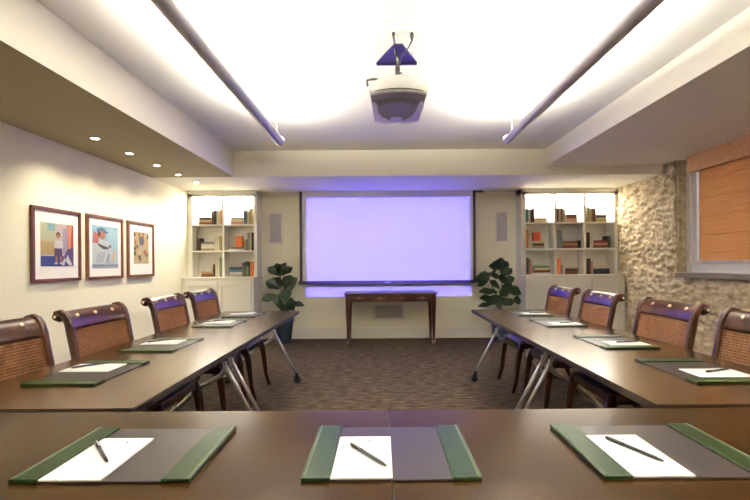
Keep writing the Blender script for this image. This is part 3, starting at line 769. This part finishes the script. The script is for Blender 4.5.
m.build('mount_plate', M['gunmetal'], t)
m = MB().tube([(0, -.06, .13), (0, -.06, .20), (0, -.06, .20), (0, -.06, .27)], [.010, .010, .015, .015], 14).tube([(0, -.06, .27), (0, -.06, ZC-2.31)], .011, 14)
m.tube([(0.0, -.06, .225), (.03, -.07, .23)], .006, 8)
m.build('drop_pole', M['gunmetal'], t)
# triangular plate lies just under the ceiling, apex towards the camera
m = MB(); zz0 = ZC-2.31
tri = [(-.02, -.10), (.02, -.10), (.148, .27), (.140, .285), (-.140, .285), (-.148, .27)]
tri = [(-.028, -.205), (.028, -.205), (.146, .045), (.142, .06), (-.142, .06), (-.146, .045)]
m.prism(tri, zz0-.075, zz0-.065)
m.box(-.145, .145, .044, .060, zz0-.085, zz0-.065, .002)
m.build('bracket_plate', M['bracket'], t, label='triangular bracket plate with violet screen bounce in its colour')
for x_, y_ in ((-.115, .045), (.115, .045), (0, -.185)):
    MB().tube([(x_, y_, zz0-.075), (x_, y_, zz0)], .005, 8).build('threaded_rod', M['steel'], t)
m = MB().box(-.15, .15, -.26, -.18, zz0-.004, zz0, .002); m.build('ceiling_plate', M['ceil'], t)
m = MB().tube([(.09, -.22, zz0-.006), (.09, -.22, zz0-.03), (.09, -.215, zz0-.055), (.07, -.18, zz0-.08), (.02, -.1, zz0-.11), (.012, -.075, zz0-.2)], [.012, .012, .006, .004, .004, .004], 8)
m.tube([(-.03, -.22, zz0), (-.03, -.22, zz0-.03), (-.018, -.15, zz0-.07), (-.012, -.078, zz0-.15)], [.012, .006, .005, .005], 8)
m.build('cable', M['black'], t)

ld = bpy.data.lights.new('projector_beam', 'SPOT'); lo = bpy.data.objects.new('projector_beam', ld); COL.objects.link(lo)
LY = 2.93+.285; LZ = 2.36
lo.location = (.122, LY, LZ); lo.rotation_euler = (PI/2, 0, 0)
ld.spot_size = math.radians(76); ld.spot_blend = 0; ld.shadow_soft_size = .004
ld.energy = 480; ld.color = (.095, .08, 1.0)
ld.use_nodes = True; nt = ld.node_tree; L = nt.links.new; N = nt.nodes.new
em = nt.nodes.get('Emission'); tc = N('ShaderNodeTexCoord'); sp = N('ShaderNodeSeparateXYZ'); L(tc.outputs['Normal'], sp.inputs[0])
def mth(op, a, b=None):
    n = N('ShaderNodeMath'); n.operation = op
    for i, q in enumerate((a, b)):
        if q is None: continue
        if isinstance(q, (int, float)): n.inputs[i].default_value = q
        else: L(q, n.inputs[i])
    return n.outputs[0]
az = mth('ABSOLUTE', sp.outputs[2]); ux = mth('ABSOLUTE', mth('DIVIDE', sp.outputs[0], az)); uy = mth('DIVIDE', sp.outputs[1], az)
kx = 1.316/(6.69-LY); ktop = (2.285-LZ)/(6.69-LY); kbot = (.68-LZ)/(6.8-LY)
inx = mth('LESS_THAN', ux, kx)
BEAM_SIGN = 1
uyS = mth('MULTIPLY', uy, BEAM_SIGN)
msk = mth('MULTIPLY', inx, mth('MULTIPLY', mth('LESS_THAN', uyS, ktop), mth('GREATER_THAN', uyS, kbot)))
L(msk, em.inputs['Strength'])
lo.parent = t; lo.matrix_parent_inverse = Matrix.Translation((-.122, -2.93, -2.31))

# ------------------------------------------------------------------ pendant uplights
def pendant(x, y0, y1, inner, rim, label):
    t = thing('linear_pendant', label, 'pendant light', (x, y1, 2.40), 0, 'linear pendant uplights')
    R_ = .045; m = MB(); L_ = y0-y1
    a0, a1 = (PI-rim, 2*PI) if inner > 0 else (PI, 2*PI+rim)
    angs = [a0+(a1-a0)*k/18 for k in range(19)]
    rows = [[(R_*math.cos(a), yy, R_*math.sin(a)) for yy in (L_, 0)] for a in angs]
    rows2 = [[((R_-.003)*math.cos(a), yy, (R_-.003)*math.sin(a)) for yy in (L_, 0)] for a in reversed(angs)]
    m.grid(rows+rows2+[rows[0]]); m.build('housing', M['tube'], t)
    m = MB().tube([(0, .0, 0), (0, .008, 0), (0, .012, 0)], [R_, R_, R_*.8], 24).box(-.034, .034, -.065, -.002, -.012, .001); m.build('end_cap', M['tube'], t)
    m = MB(); w_ = R_-.006; tl = .0
    m.box(-w_, w_, L_+.02, -.07, -.010, -.006)
    m.build('lamp_strip', M['lamp'], t)
    for yy in (-.12, -2.1, -4.2):
        MB().tube([(0, yy, .0), (0, yy, ZC-2.40)], .0012, 6).build('suspension_wire', M['ventgrey'], t)
    return t
pendant(-.955, -.4, 3.95, 1, .47, 'long grey tube uplight nearer the picture wall, hung on thin wires')
pendant(1.215, -1.9, 3.95, -1, .30, 'long grey tube uplight nearer the stone wall, hung on thin wires')

# ------------------------------------------------------------------ downlights over the pictures
DN = ['first', 'second', 'third', 'fourth', 'fifth']
for i, y in enumerate((3.80, 4.32, 4.85, 5.36, 5.88)):
    t = thing('downlight', f'small round recessed downlight above the pictures, {DN[i]} of five from the camera', 'downlight', (-2.61, y, ZS), 0, 'recessed downlights in the lowered ceiling')
    m = MB().lathe([(.030, -.001), (.046, -.001), (.048, -.004), (.040, -.006), (.031, -.004)], seg=24); m.build('trim_ring', M['projwhite'], t)
    MB().lathe([(0, -.004), (.030, -.004), (.030, -.002), (0, -.002)], seg=24).build('lamp_face', M['downlamp'], t)
    sd = bpy.data.lights.new('downlight_beam', 'SPOT'); so = bpy.data.objects.new('downlight_beam', sd); COL.objects.link(so)
    sd.energy = 15; sd.color = (1, .88, .66); sd.spot_size = math.radians(110); sd.spot_blend = 1; sd.shadow_soft_size = .03
    so.parent = t; so.location = (0, 0, -.012)
    so.rotation_euler = (0, math.radians(13), 0)

# ------------------------------------------------------------------ world, camera, view
wd = bpy.data.worlds.new('world'); S.world = wd; wd.use_nodes = True
bg = wd.node_tree.nodes['Background']; bg.inputs[0].default_value = (.70, .82, 1, 1); bg.inputs[1].default_value = .8
cam = bpy.data.cameras.new('camera'); co = bpy.data.objects.new('camera', cam); COL.objects.link(co)
cam.sensor_width = 36; cam.lens = 415/750*36; cam.shift_x = -6/750; cam.shift_y = 13/750; cam.clip_start = .02
co.matrix_world = Matrix.Translation((0, 0, 1.23)) @ Matrix.Rotation(PI/2, 4, 'X') @ Matrix.Rotation(math.radians(-.4), 4, 'Z')
S.camera = co
S.view_settings.view_transform = 'Standard'; S.view_settings.look = 'None'; S.view_settings.gamma = 1
S.view_settings.use_curve_mapping = False; S.view_settings.exposure = 1.82
S.cycles.max_bounces = 10; S.cycles.diffuse_bounces = 6
S.cycles.sample_clamp_indirect = 6
